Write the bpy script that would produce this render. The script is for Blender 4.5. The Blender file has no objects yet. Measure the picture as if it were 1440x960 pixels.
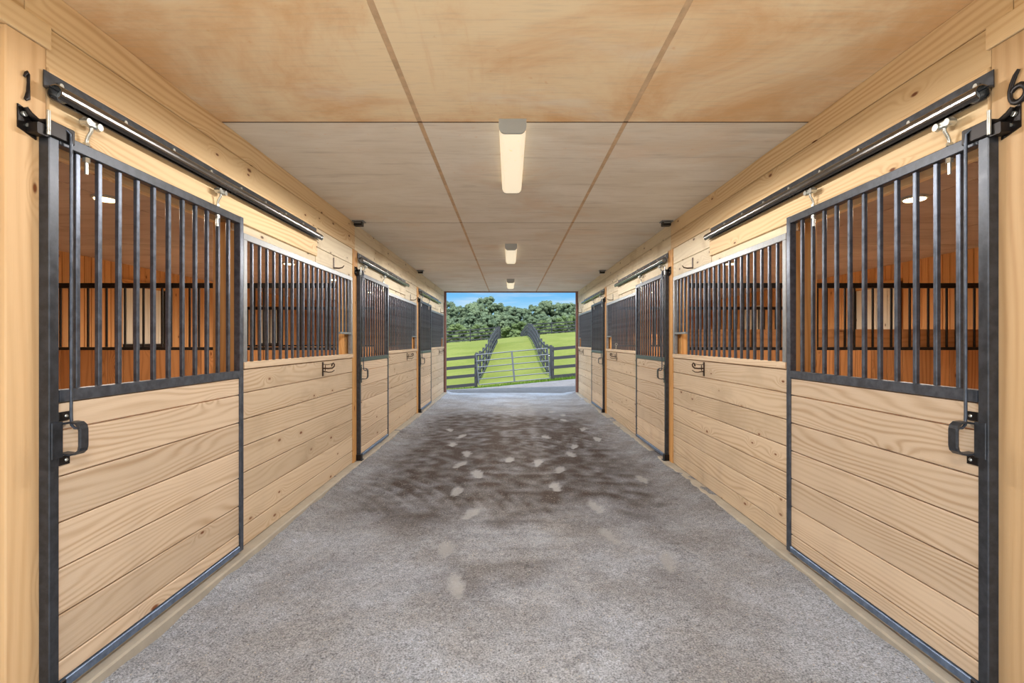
import bpy, math, random
from mathutils import Vector, noise as mnoise
random.seed(7)
C = bpy.context.scene.collection
PI = math.pi
SCN = bpy.context.scene

def lin(r, g, b):
    f = lambda c: (c/255/12.92) if c/255 <= 0.04045 else ((c/255+0.055)/1.055)**2.4
    return (f(r), f(g), f(b), 1.0)

# ------------------------------------------------------------------ mesh builder
class MB:
    def __init__(self, origin=(0, 0, 0)):
        self.v = []; self.f = []; self.uv = []; self.tone = []; self.sm = []; self.o = origin
    def _add(self, verts, faces, uvs, tone=0.5, smooth=False):
        b = len(self.v)
        self.v += verts
        for fc, u in zip(faces, uvs):
            self.f.append([b+i for i in fc]); self.uv.append(u); self.tone.append(tone); self.sm.append(smooth)
    def bar(self, lo, hi, axis='z', c=0.0, tone=None, ru=None, rv=None):
        """box with its long edges chamfered; grain runs along axis"""
        ax = 'xyz'.index(axis); a1 = (ax+1) % 3; a2 = (ax+2) % 3
        l1, h1, l2, h2 = lo[a1], hi[a1], lo[a2], hi[a2]
        c = min(c, (h1-l1)*0.45, (h2-l2)*0.45)
        if c > 1e-6:
            prof = [(l1+c, l2), (h1-c, l2), (h1, l2+c), (h1, h2-c), (h1-c, h2), (l1+c, h2), (l1, h2-c), (l1, l2+c)]
        else:
            prof = [(l1, l2), (h1, l2), (h1, h2), (l1, h2)]
        n = len(prof); vs = []
        for t in (lo[ax], hi[ax]):
            for p in prof:
                q = [0, 0, 0]; q[ax] = t; q[a1] = p[0]; q[a2] = p[1]; vs.append(tuple(q))
        ru = random.uniform(0, 60) if ru is None else ru
        rv = random.uniform(0, 60) if rv is None else rv
        tone = random.random() if tone is None else tone
        per = [0.0]
        for i in range(n):
            a, b = prof[i], prof[(i+1) % n]
            per.append(per[-1]+math.hypot(a[0]-b[0], a[1]-b[1]))
        fs = []; us = []
        for i in range(n):
            j = (i+1) % n
            fs.append([i, j, n+j, n+i])
            us.append([(lo[ax]+ru, per[i]+rv), (lo[ax]+ru, per[i+1]+rv), (hi[ax]+ru, per[i+1]+rv), (hi[ax]+ru, per[i]+rv)])
        fs.append(list(range(n))[::-1]); us.append([(ru+prof[i][0]*.3, rv+prof[i][1]) for i in range(n)][::-1])
        fs.append([n+i for i in range(n)]); us.append([(ru+prof[i][0]*.3, rv+prof[i][1]) for i in range(n)])
        self._add(vs, fs, us, tone)
        return self
    def prism(self, prof, lo, hi, axis, smooth=False, caps=True, closed=True):
        ax = 'xyz'.index(axis); a1 = (ax+1) % 3; a2 = (ax+2) % 3
        n = len(prof); vs = []
        for t in (lo, hi):
            for p in prof:
                q = [0, 0, 0]; q[ax] = t; q[a1] = p[0]; q[a2] = p[1]; vs.append(tuple(q))
        fs = [[i, (i+1) % n, n+(i+1) % n, n+i] for i in range(n if closed else n-1)]
        self._add(vs, fs, [[(0, 0)]*4 for _ in fs], 0.5, smooth)
        if caps and closed:
            self._add(vs, [list(range(n))[::-1], [n+i for i in range(n)]], [[(0, 0)]*n]*2, 0.5, False)
        return self
    def cyl(self, p0, p1, r, n=12, r1=None, smooth=True):
        return self.tube([p0, p1], [r, r if r1 is None else r1], n)
    def tube(self, pts, r, n=10, flat=1.0, up=None, caps=True):
        """swept tube; flat scales the second cross axis"""
        pts = [Vector(p) for p in pts]
        m = len(pts)
        rs = r if isinstance(r, (list, tuple)) else [r]*m
        vs = []; ref = None
        for i, p in enumerate(pts):
            d = (pts[min(i+1, m-1)]-pts[max(i-1, 0)]).normalized()
            if up is not None:
                a = Vector(up); a = (a-d*a.dot(d)).normalized()
            else:
                if ref is None:
                    ref = Vector((0, 0, 1)) if abs(d.z) < 0.9 else Vector((1, 0, 0))
                a = (ref-d*ref.dot(d)).normalized(); ref = a
            b = d.cross(a)
            for k in range(n):
                t = 2*PI*k/n
                vs.append(tuple(p+a*math.cos(t)*rs[i]*flat+b*math.sin(t)*rs[i]))
        fs = []
        for i in range(m-1):
            for k in range(n):
                k2 = (k+1) % n
                fs.append([i*n+k, i*n+k2, (i+1)*n+k2, (i+1)*n+k])
        self._add(vs, fs, [[(0, 0)]*4 for _ in fs], 0.5, True)
        if caps:
            self._add(vs, [list(range(n))[::-1], [(m-1)*n+k for k in range(n)]], [[(0, 0)]*n]*2, 0.5, False)
        return self
    def build(self, name, mat, parent=None, origin=None):
        o = Vector(origin if origin is not None else self.o)
        me = bpy.data.meshes.new(name)
        me.from_pydata([tuple(Vector(p)-o) for p in self.v], [], self.f)
        uvl = me.uv_layers.new(name='UVMap')
        flat = []
        for u in self.uv:
            for t in u: flat += [t[0], t[1]]
        uvl.data.foreach_set('uv', flat)
        at = me.attributes.new('tone', 'FLOAT', 'FACE'); at.data.foreach_set('value', self.tone)
        me.polygons.foreach_set('use_smooth', self.sm)
        me.materials.append(mat); me.update()
        ob = bpy.data.objects.new(name, me); C.objects.link(ob)
        if parent is not None: ob.parent = parent
        else: ob.location = o
        return ob

def empty(name, loc, label, cat, group=None):
    o = bpy.data.objects.new(name, None); C.objects.link(o); o.location = loc
    o.empty_display_size = 0.1
    return tag(o, label, cat, group)
def tag(o, label, cat, group=None, kind=None):
    o['label'] = label; o['category'] = cat; o['kind'] = 'thing'
    if group: o['group'] = group
    if kind: o['kind'] = kind
    return o
def struct(o):
    o['kind'] = 'structure'; return o
def rep(ob, off):
    """another copy of one part, shifted by off inside the same thing"""
    c = ob.copy(); C.objects.link(c); c.parent = ob.parent
    c.location = Vector(ob.location)+Vector(off)
    for ch in list(KIDS(ob)):
        d = ch.copy(); C.objects.link(d); d.parent = c
    return c
def KIDS(o):
    return [x for x in C.objects if x.parent == o]
def copy_tree(root, loc, label=None):
    kids = {}
    for x in C.objects:
        if x.parent is not None: kids.setdefault(x.parent.name, []).append(x)
    def go(o, par):
        c = o.copy(); C.objects.link(c)
        if par is not None: c.parent = par
        for ch in kids.get(o.name, []): go(ch, c)
        return c
    r = go(root, None); r.location = loc
    if label: r['label'] = label
    return r

# ------------------------------------------------------------------ materials
def mat(name):
    m = bpy.data.materials.new(name); m.use_nodes = True
    nt = m.node_tree; nt.nodes.clear()
    out = nt.nodes.new('ShaderNodeOutputMaterial'); b = nt.nodes.new('ShaderNodeBsdfPrincipled')
    nt.links.new(b.outputs[0], out.inputs[0])
    return m, nt, b
class G:
    def __init__(self, nt): self.nt = nt
    def n(self, t, **k):
        x = self.nt.nodes.new(t)
        for a, v in k.items(): setattr(x, a, v)
        return x
    def put(self, sock, v):
        if hasattr(v, 'is_output'): self.nt.links.new(v, sock)
        else: sock.default_value = v
    def m(self, op, a, b=0.0, c=0.0, clamp=False):
        x = self.n('ShaderNodeMath', operation=op, use_clamp=clamp)
        self.put(x.inputs[0], a); self.put(x.inputs[1], b); self.put(x.inputs[2], c)
        return x.outputs[0]
    def ss(self, v, a, b):
        x = self.n('ShaderNodeMapRange', interpolation_type='SMOOTHSTEP')
        self.put(x.inputs[0], v); x.inputs[1].default_value = a; x.inputs[2].default_value = b
        return x.outputs[0]
    def xyz(self, x, y, z=0.0):
        c = self.n('ShaderNodeCombineXYZ')
        for i, v in enumerate((x, y, z)): self.put(c.inputs[i], v)
        return c.outputs[0]
    def noise(self, vec, scale=1.0, detail=2.0, rough=0.5, dist=0.0):
        x = self.n('ShaderNodeTexNoise')
        self.put(x.inputs['Vector'], vec); x.inputs['Scale'].default_value = scale
        x.inputs['Detail'].default_value = detail; x.inputs['Roughness'].default_value = rough
        x.inputs['Distortion'].default_value = dist
        return x.outputs[0]
    def mix(self, f, a, b, blend='MIX'):
        x = self.n('ShaderNodeMix', data_type='RGBA', blend_type=blend)
        self.put(x.inputs[0], f); self.put(x.inputs[6], a); self.put(x.inputs[7], b)
        return x.outputs[2]
    def attr(self, name):
        return self.n('ShaderNodeAttribute', attribute_name=name).outputs['Fac']
    def bump(self, h, strength, dist=0.01):
        x = self.n('ShaderNodeBump'); x.inputs['Strength'].default_value = strength
        x.inputs['Distance'].default_value = dist; self.put(x.inputs['Height'], h)
        return x.outputs[0]

def wood(name, light, dark, knotc=(120, 72, 40), rings=26, amp=5.0, cont=0.75, knots=0.45, tonev=0.22, rough=0.6, stain=None):
    m, nt, b = mat(name); g = G(nt)
    uv = g.n('ShaderNodeUVMap', uv_map='UVMap').outputs[0]
    sp = g.n('ShaderNodeSeparateXYZ'); g.put(sp.inputs[0], uv)
    rnd = g.n('ShaderNodeObjectInfo').outputs['Random']
    u = g.m('MULTIPLY_ADD', rnd, 37.0, sp.outputs[0]); v = g.m('MULTIPLY_ADD', rnd, 11.0, sp.outputs[1])
    # knots
    vo = g.n('ShaderNodeTexVoronoi', voronoi_dimensions='2D'); vo.inputs['Scale'].default_value = 1.0
    g.put(vo.inputs['Vector'], g.xyz(g.m('MULTIPLY', u, 2.6), g.m('MULTIPLY', v, 6.0)))
    d = vo.outputs['Distance']
    cs = g.n('ShaderNodeSeparateColor'); g.put(cs.inputs[0], vo.outputs['Color'])
    has = g.m('LESS_THAN', cs.outputs[0], knots)
    size = g.m('MULTIPLY_ADD', cs.outputs[1], 0.6, 0.7)
    kd = g.m('DIVIDE', d, size)
    kn = g.m('MULTIPLY', has, g.m('SUBTRACT', 1.0, g.ss(kd, 0.025, 0.07)))
    bulge = g.m('MULTIPLY', has, g.m('POWER', 2.718, g.m('MULTIPLY', g.m('MULTIPLY', kd, kd), -22.0)))
    nz = g.noise(g.xyz(g.m('MULTIPLY', u, 0.75), g.m('MULTIPLY', v, 5.0)), 1.0, 1.5, 0.45)
    h = g.m('ADD', g.m('MULTIPLY', v, float(rings)), g.m('ADD', g.m('MULTIPLY', nz, amp), g.m('MULTIPLY', bulge, 3.0)))
    sn = g.m('MULTIPLY_ADD', g.m('SINE', g.m('MULTIPLY', h, 2*PI)), 0.5, 0.5)
    ring = g.m('POWER', sn, 1.8)
    wide = g.noise(g.xyz(g.m('MULTIPLY', u, 0.5), g.m('MULTIPLY', v, 9.0)), 1.0, 2.0)
    fib = g.noise(g.xyz(g.m('MULTIPLY', u, 6.0), g.m('MULTIPLY', v, 260.0)), 1.0, 2.0)
    f = g.m('MULTIPLY', ring, g.m('MULTIPLY', g.ss(wide, 0.25, 0.7), cont))
    f = g.m('ADD', f, g.m('MULTIPLY', g.m('SUBTRACT', fib, 0.5), 0.35), clamp=True)
    col = g.mix(f, lin(*light), lin(*dark))
    col = g.mix(g.m('MULTIPLY', g.ss(bulge, 0.35, 1.0), 0.25), col, lin(*dark))
    col = g.mix(kn, col, lin(*knotc))
    if stain:
        st = g.noise(g.xyz(g.m('MULTIPLY', u, 1.3), g.m('MULTIPLY', v, 2.2)), 1.0, 4.0, 0.6)
        col = g.mix(g.m('MULTIPLY', g.ss(st, 0.5, 0.72), 0.7), col, lin(*stain))
    t = g.m('MULTIPLY_ADD', g.attr('tone'), tonev, 1.0-tonev/2)
    hsv = g.n('ShaderNodeHueSaturation'); g.put(hsv.inputs['Value'], t); g.put(hsv.inputs['Color'], col)
    nt.links.new(hsv.outputs[0], b.inputs['Base Color'])
    b.inputs['Roughness'].default_value = rough
    b.inputs['Specular IOR Level'].default_value = 0.3
    nt.links.new(g.bump(g.m('ADD', g.m('MULTIPLY', ring, 0.5), fib), 0.12, 0.004), b.inputs['Normal'])
    return m

def metal(name, col, metallic=0.7, rough=0.38, var=0.25, scale=30.0, spec=0.5):
    m, nt, b = mat(name); g = G(nt)
    tc = g.n('ShaderNodeTexCoord').outputs['Object']
    nz = g.noise(tc, scale, 4.0, 0.6)
    c = lin(*col); lo = tuple(x*(1-var) for x in c[:3])+(1,); hi = tuple(min(1, x*(1+var)) for x in c[:3])+(1,)
    nt.links.new(g.mix(g.ss(nz, 0.3, 0.7), lo, hi), b.inputs['Base Color'])
    b.inputs['Metallic'].default_value = metallic
    b.inputs['Specular IOR Level'].default_value = spec
    nt.links.new(g.m('MULTIPLY_ADD', nz, 0.25, rough-0.12), b.inputs['Roughness'])
    return m

def plain(name, col, rough=0.6, var=0.12, scale=12.0, bump=0.0, emit=None, es=0.0):
    m, nt, b = mat(name); g = G(nt)
    tc = g.n('ShaderNodeTexCoord').outputs['Object']
    nz = g.noise(tc, scale, 5.0, 0.6)
    c = lin(*col); lo = tuple(x*(1-var) for x in c[:3])+(1,); hi = tuple(min(1, x*(1+var)) for x in c[:3])+(1,)
    nt.links.new(g.mix(nz, lo, hi), b.inputs['Base Color']); b.inputs['Roughness'].default_value = rough
    if bump: nt.links.new(g.bump(nz, bump, 0.01), b.inputs['Normal'])
    if emit:
        b.inputs['Emission Color'].default_value = lin(*emit); b.inputs['Emission Strength'].default_value = es
    return m

M = {}
M['pine'] = wood('pine_boards', (211, 189, 163), (176, 147, 115), rings=34, amp=11.0, cont=0.8, knots=0.16)
M['knotty'] = wood('knotty_pine_boards', (212, 190, 162), (180, 150, 116), rings=36, amp=9.0, cont=0.75, knots=0.4, tonev=0.2, stain=(188, 166, 138))
M['header'] = wood('header_lumber', (230, 202, 158), (204, 164, 116), rings=34, amp=5.0, cont=0.8, knots=0.4)
M['greyish'] = wood('greyish_upper_boards', (226, 212, 184), (198, 176, 144), knotc=(96, 70, 48), rings=20, amp=5.0, cont=0.5, knots=0.55, stain=(182, 160, 126))  # greyer tone for the far headers and the boards over the screens
M['post'] = wood('post_timber', (214, 180, 136), (190, 150, 106), rings=24, amp=3.0, cont=0.6, knots=0.3)
M['jamb'] = wood('jamb_timber', (216, 166, 106), (184, 124, 68), rings=24, amp=4.0, cont=0.8, knots=0.3)
M['stallwood'] = wood('stall_lining_boards', (188, 132, 84), (140, 90, 50), rings=18, amp=5.0, cont=0.7, knots=0.35, tonev=0.35)
M['siding'] = wood('grooved_siding', (224, 176, 124), (194, 136, 86), rings=40, amp=4.0, cont=0.5, knots=0.1, tonev=0.16)
M['paleboard'] = wood('pale_door_boards', (232, 232, 226), (200, 196, 186), knotc=(110, 100, 90), rings=30, amp=4.0, cont=0.5, knots=0.15, tonev=0.2)
M['black'] = metal('black_steel', (64, 67, 73), 0.5, 0.38)
M['bars'] = metal('bar_steel', (88, 95, 107), 0.6, 0.33)
M['darkbar'] = metal('dark_bar_steel', (38, 36, 36), 0.5, 0.45)
M['track'] = metal('track_steel', (122, 120, 118), 0.95, 0.24, 0.06, 3.0)
M['iron'] = metal('forged_iron', (38, 34, 33), 0.6, 0.42)
M['rust'] = metal('brown_iron', (66, 46, 34), 0.5, 0.45)
M['zinc'] = metal('zinc_plate', (196, 198, 192), 0.8, 0.3, 0.15)
M['galv'] = metal('galvanised_channel', (146, 148, 149), 0.6, 0.42, 0.12)
M['bluesteel'] = metal('bottom_rail_steel', (120, 138, 164), 0.7, 0.4)
M['concrete'] = plain('curb_concrete', (172, 164, 150), 0.9, 0.25, 9.0, 0.3)
M['gap'] = plain('dark_gap_backing', (48, 32, 20), 0.95)
M['seam'] = plain('seam_strip', (84, 54, 30), 0.9, 0.5, 18.0)
M['redtrim'] = metal('red_brown_trim', (140, 100, 88), 0.1, 0.45, 0.15)
M['greycap'] = plain('grey_plastic', (176, 180, 180), 0.5, 0.06)
M['fencepaint'] = plain('black_fence_paint', (32, 34, 40), 0.7, 0.3, 3.0)
M['gatepaint'] = metal('grey_gate_paint', (86, 90, 98), 0.3, 0.5, 0.15)
M['bouncefloor'] = plain('pale_bounce_floor', (214, 194, 162), 0.95, 0.4, 14.0, 0.5)  # pale unseen stall floor, added to bounce lamp light upward
M['bark'] = plain('bark', (84, 72, 60), 0.9, 0.3, 3.0)

def plywood(name, a, b2, stain, streak, row_tint, seamdark=0.6):
    m, nt, b = mat(name); g = G(nt)
    tc = g.n('ShaderNodeTexCoord').outputs['Object']
    sp = g.n('ShaderNodeSeparateXYZ'); g.put(sp.inputs[0], tc)
    t = g.attr('tone')
    x = g.m('MULTIPLY_ADD', t, 13.0, sp.outputs[0]); y = g.m('MULTIPLY_ADD', t, 29.0, sp.outputs[1])
    n1 = g.noise(g.xyz(g.m('MULTIPLY', x, 1.1), g.m('MULTIPLY', y, 2.2)), 1.0, 5.0, 0.6, 0.6)
    fine = g.noise(g.xyz(g.m('MULTIPLY', x, 5.0), g.m('MULTIPLY', y, 60.0)), 1.0, 3.0, 0.6)
    st = g.noise(g.xyz(g.m('MULTIPLY', x, 1.0), g.m('MULTIPLY', y, 1.1), 4.0), 1.0, 7.0, 0.65, 0.5)
    sk = g.noise(g.xyz(g.m('MULTIPLY', x, 1.2), g.m('MULTIPLY', y, 11.0), 9.0), 1.0, 4.0, 0.65, 0.4)
    ln = g.noise(g.xyz(g.m('MULTIPLY', x, 16.0), g.m('MULTIPLY', y, 1.3), 2.0), 1.0, 5.0, 0.65, 0.1)
    sp2 = g.noise(g.xyz(x, y, 7.0), 22.0, 3.0, 0.6)
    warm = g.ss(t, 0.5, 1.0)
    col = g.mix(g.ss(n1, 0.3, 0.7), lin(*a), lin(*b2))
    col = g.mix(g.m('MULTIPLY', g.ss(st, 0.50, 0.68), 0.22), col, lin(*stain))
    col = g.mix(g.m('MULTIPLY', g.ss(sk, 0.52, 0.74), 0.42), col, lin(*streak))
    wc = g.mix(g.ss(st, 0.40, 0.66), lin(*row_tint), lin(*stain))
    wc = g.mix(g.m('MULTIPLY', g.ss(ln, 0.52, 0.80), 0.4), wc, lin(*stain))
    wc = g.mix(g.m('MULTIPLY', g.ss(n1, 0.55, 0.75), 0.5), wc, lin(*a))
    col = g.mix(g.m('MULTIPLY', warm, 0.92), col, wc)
    col = g.mix(g.m('MULTIPLY', g.ss(sp2, 0.66, 0.76), 0.45), col, lin(*stain))
    col = g.mix(g.m('MULTIPLY', g.m('SUBTRACT', fine, 0.5), 0.9, clamp=True), col, lin(*streak))
    nt.links.new(col, b.inputs['Base Color']); b.inputs['Roughness'].default_value = 0.7
    b.inputs['Specular IOR Level'].default_value = 0.2
    nt.links.new(g.bump(fine, 0.08, 0.003), b.inputs['Normal'])
    return m
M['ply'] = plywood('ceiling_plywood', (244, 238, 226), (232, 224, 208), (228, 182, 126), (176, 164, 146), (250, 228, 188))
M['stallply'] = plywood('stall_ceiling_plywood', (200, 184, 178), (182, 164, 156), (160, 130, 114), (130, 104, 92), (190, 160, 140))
M['batten'] = plain('seam_filler', (208, 178, 142), 0.8, 0.45, 14.0)

def lens_mat():
    m, nt, b = mat('light_lens'); g = G(nt)
    tc = g.n('ShaderNodeTexCoord').outputs['Object']
    nz = g.noise(tc, 34.0, 3.0, 0.5)
    b.inputs['Base Color'].default_value = lin(240, 226, 196)
    b.inputs['Roughness'].default_value = 0.4
    b.inputs['Emission Color'].default_value = lin(255, 238, 208)
    nt.links.new(g.m('MULTIPLY_ADD', g.ss(nz, 0.66, 0.75), -0.5, LENS), b.inputs['Emission Strength'])
    return m
LENS = 0.62
M['lens'] = lens_mat()
M['puck'] = plain('puck_lens', (255, 240, 210), 0.4, 0.02, emit=(255, 226, 176), es=6.0)

def ground_mat(name, c1, c2, damp, dust):
    m, nt, b = mat(name); g = G(nt)
    tc = g.n('ShaderNodeTexCoord').outputs['Object']
    big = g.noise(tc, 1.6, 5.0, 0.6)
    mid = g.noise(tc, 26.0, 5.0, 0.7)
    fin = g.noise(tc, 120.0, 3.0, 0.75)
    vo = g.n('ShaderNodeTexVoronoi'); vo.inputs['Scale'].default_value = 85.0; g.put(vo.inputs['Vector'], tc)
    cs = g.n('ShaderNodeSeparateColor'); g.put(cs.inputs[0], vo.outputs['Color'])
    peb = g.m('MULTIPLY', g.m('LESS_THAN', vo.outputs['Distance'], 0.32), g.m('GREATER_THAN', cs.outputs[0], 0.93))
    col = g.mix(g.ss(big, 0.35, 0.65), lin(*c1), lin(*c2))
    col = g.mix(g.m('MULTIPLY', g.attr('damp'), 1.0), col, lin(*damp))
    grain = g.m('ADD', g.m('MULTIPLY', g.m('SUBTRACT', fin, 0.5), 3.4), g.m('MULTIPLY', g.m('SUBTRACT', mid, 0.5), 1.2))
    hs = g.n('ShaderNodeHueSaturation'); g.put(hs.inputs['Color'], col); g.put(hs.inputs['Value'], g.m('ADD', 1.0, grain))
    col = g.mix(g.m('MULTIPLY', g.attr('print'), 0.8), hs.outputs[0], lin(*dust))
    col = g.mix(g.m('MULTIPLY', peb, 0.7), col, lin(206, 198, 186))
    nt.links.new(col, b.inputs['Base Color']); b.inputs['Roughness'].default_value = 0.95
    b.inputs['Specular IOR Level'].default_value = 0.15
    nt.links.new(g.bump(g.m('ADD', fin, g.m('MULTIPLY', mid, 1.2)), 0.8, 0.015), b.inputs['Normal'])
    return m
M['gravel'] = ground_mat('stone_dust', (176, 182, 193), (158, 159, 163), (86, 78, 75), (172, 172, 174))
M['drive'] = ground_mat('driveway_gravel', (112, 109, 110), (102, 99, 99), (100, 94, 92), (116, 112, 110))

def grass_mat():
    m, nt, b = mat('meadow'); g = G(nt)
    tc = g.n('ShaderNodeTexCoord').outputs['Object']
    a = g.noise(tc, 0.35, 4.0, 0.6); c = g.noise(tc, 5.0, 4.0, 0.7)
    col = g.mix(g.ss(a, 0.35, 0.65), lin(*GR1), lin(*GR2))
    col = g.mix(g.m('MULTIPLY', g.ss(c, 0.45, 0.75), 0.5), col, lin(*GR3))
    nt.links.new(col, b.inputs['Base Color']); b.inputs['Roughness'].default_value = 0.9
    b.inputs['Specular IOR Level'].default_value = 0.1
    nt.links.new(g.bump(c, 0.5, 0.05), b.inputs['Normal'])
    return m
GR1 = (90, 98, 36); GR2 = (102, 107, 48); GR3 = (60, 78, 27)
M['grass'] = grass_mat()
def leaf_mat(name, c1, c2):
    m, nt, b = mat(name); g = G(nt)
    tc = g.n('ShaderNodeTexCoord').outputs['Object']
    rnd = g.n('ShaderNodeObjectInfo').outputs['Random']
    nz = g.noise(tc, 0.8, 4.0, 0.7)
    f = g.m('ADD', g.m('MULTIPLY', g.ss(nz, 0.3, 0.7), 0.7), g.m('MULTIPLY', rnd, 0.3))
    lc = g.mix(f, lin(*c1), lin(*c2)); nt.links.new(lc, b.inputs['Base Color'])
    tr = g.n('ShaderNodeBsdfTranslucent'); nt.links.new(lc, tr.inputs[0])
    ms = g.n('ShaderNodeMixShader'); ms.inputs[0].default_value = 0.35
    nt.links.new(b.outputs[0], ms.inputs[1]); nt.links.new(tr.outputs[0], ms.inputs[2])
    nt.links.new(ms.outputs[0], [x for x in nt.nodes if x.type == 'OUTPUT_MATERIAL'][0].inputs[0])
    b.inputs['Roughness'].default_value = 0.8; b.inputs['Specular IOR Level'].default_value = 0.1
    return m
M['leaf'] = leaf_mat('tree_leaves', (92, 108, 88), (120, 134, 102))  # distance haze put into the leaf colours, lighter and bluer
M['leaf2'] = leaf_mat('pale_leaves', (84, 100, 62), (112, 126, 82))
M['blade'] = leaf_mat('grass_blades', (70, 100, 30), (96, 122, 42))

# ------------------------------------------------------------------ main dimensions (metres; camera at y = 0)
WL, WR = 1.704, 1.768
W = {-1: WL, 1: WR}
P = 3.63
CEIL = 2.68
SCEIL = 2.45
YEND = 12.62
YNEAR = -0.6
XB = 5.32                      # outer wall of the stalls
PY0, PY1 = 1.635, 1.78         # first post
SIDE = {-1: 'left', 1: 'right'}
ORD = ['nearest', 'middle', 'farthest']

def sx(s, d):                  # aisle-ward offset d from a wall face
    return s*(W[s]-d)
def bx(mb, s, d0, d1, y0, y1, z0, z1, axis, **k):
    xa, xb = sorted((sx(s, d0), sx(s, d1)))
    mb.bar((xa, y0, z0), (xb, y1, z1), axis, **k)
    return mb

# ------------------------------------------------------------------ setting
def smooth(a, b, t):
    t = max(0.0, min(1.0, (t-a)/(b-a))); return t*t*(3-2*t)
PRINTS = [(641.7, 690), (671.7, 665), (646.7, 651.7), (656.7, 636.7), (636.7, 624), (649, 611.7), (632.7, 603.3), (716.7, 645), (756, 649),
          (768, 613), (786.7, 660), (781.7, 683), (836.7, 710), (808, 627), (803, 638), (840, 616.7), (820, 603), (793, 590), (775, 578),
          (791.7, 583), (856.7, 750), (661.7, 720), (626, 770), (903, 673), (940, 787), (640, 823)]
def make_floor():
    x0, x1, y0, y1, st = -1.80, 1.86, YNEAR-0.2, YEND+0.3, 0.03
    nx = int((x1-x0)/st)+1; ny = int((y1-y0)/st)+1
    pr = []
    for i, (px, py) in enumerate(PRINTS):
        z = 1.36*683/(py-480); pr.append(((px-717)*z/683, z, 0.25*math.sin(i*2.3)))
    vs = []; damp = []; prt = []
    for j in range(ny):
        y = y0+j*st
        near = [p for p in pr if abs(p[1]-y) < 0.3]
        for i in range(nx):
            x = x0+i*st
            n1 = mnoise.noise(Vector((x*0.7, y*0.55, 0.3))); n2 = mnoise.noise(Vector((x*2.3, y*2.0, 5.1))); n3 = mnoise.noise(Vector((x*7, y*7, 2.0)))
            edge = smooth(1.35, 1.75, abs(x))
            z = 0.012+0.012*n1+0.008*n2+0.007*n3+edge*(0.012+0.02*n2+0.012*n3+0.026*smooth(2.2, 4.2, y))
            dp = smooth(2.6, 4.6, y+1.2*n1+0.4*n2)*(1-smooth(8.2, 10.4, y+1.0*n1+0.5*n2))
            dp *= 1-0.65*smooth(1.0, 1.6, abs(x)+0.25*n2)
            dp = dp*(0.8+0.5*n3)
            dp = max(0.0, min(1.0, dp+0.35*max(0.0, n2)*smooth(1.8, 3.0, y)))
            # rake lines: arcs swept round a standing point, here and there
            ph = math.hypot(x+1.9, (y-3.2)*0.8)*2*PI/0.11+1.2*n1 if y > 3.4 else math.hypot(x+3.2, (y-2.6)*0.9)*2*PI/0.06+1.0*n1
            rk = (smooth(-0.1, 0.2, mnoise.noise(Vector((x*0.6+3, y*0.45, 8.0))))*smooth(3.6, 4.2, y)*(1-smooth(8.0, 9.5, y))) if y > 3.4 else 0.8*smooth(0.8, 1.25, -x)*smooth(3.3, 2.9, y)
            z += 0.009*rk*math.sin(ph); dp = max(0.0, min(1.0, dp-0.10*rk*math.sin(ph)))  # furrow bottoms also coloured darker, crests lighter
            pv = 0.0
            for (qx, qy, a) in near:
                ca, sa = math.cos(a), math.sin(a)
                lx = (x-qx)*ca+(y-qy)*sa; ly = -(x-qx)*sa+(y-qy)*ca
                wdt = 0.048 if ly > -0.02 else 0.036
                e = (lx/wdt)**2+(ly/0.145)**2+0.5*n3
                pv = max(pv, 1-smooth(0.7, 1.25, e))
            z -= 0.009*pv
            vs.append((x, y, z)); damp.append(dp*(1-pv)); prt.append(pv)
    fs = [(j*nx+i, j*nx+i+1, (j+1)*nx+i+1, (j+1)*nx+i) for j in range(ny-1) for i in range(nx-1)]
    me = bpy.data.meshes.new('floor'); me.from_pydata(vs, [], fs)
    for nm, dat in (('damp', damp), ('print', prt)):
        a = me.attributes.new(nm, 'FLOAT', 'POINT'); a.data.foreach_set('value', dat)
    me.polygons.foreach_set('use_smooth', [True]*len(fs))
    me.materials.append(M['gravel']); me.update()
    o = bpy.data.objects.new('floor', me); C.objects.link(o); struct(o)
make_floor()

# aisle ceiling: plywood sheets with seams, one mesh
def make_ceiling():
    mb = MB()
    xs = [-1.90, -0.534, 0.686, 1.95]
    ys = [-2.0, 0.44, 2.883, 5.317, 7.76, 10.2, YEND+0.02]
    for i in range(3):
        for j in range(6):
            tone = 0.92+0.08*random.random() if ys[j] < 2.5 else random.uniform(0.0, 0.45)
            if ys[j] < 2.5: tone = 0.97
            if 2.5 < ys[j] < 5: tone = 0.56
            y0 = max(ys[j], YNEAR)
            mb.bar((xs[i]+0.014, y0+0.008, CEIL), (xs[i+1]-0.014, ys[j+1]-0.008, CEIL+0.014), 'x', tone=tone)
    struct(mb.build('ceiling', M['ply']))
    g = MB().bar((-1.9, YNEAR, CEIL+0.0145), (1.95, YEND, CEIL+0.05), 'y')
    struct(g.build('ceiling_backing', M['gap']))
    for k, x in enumerate((-0.534, 0.686)):
        t = MB().bar((x-0.0138, YNEAR, CEIL+0.002), (x+0.0138, YEND, CEIL+0.009), 'y')
        struct(t.build('trim_%d' % (k+1), M['batten']))
make_ceiling()
for k, y in enumerate((0.44, 2.883, 5.317, 7.76, 10.2)):
    t = MB().bar((-1.9, y-0.0078, CEIL+0.0015), (1.95, y+0.0078, CEIL+0.0085), 'x')
    struct(t.build('trim_%d' % (k+8), M['seam']))

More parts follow.
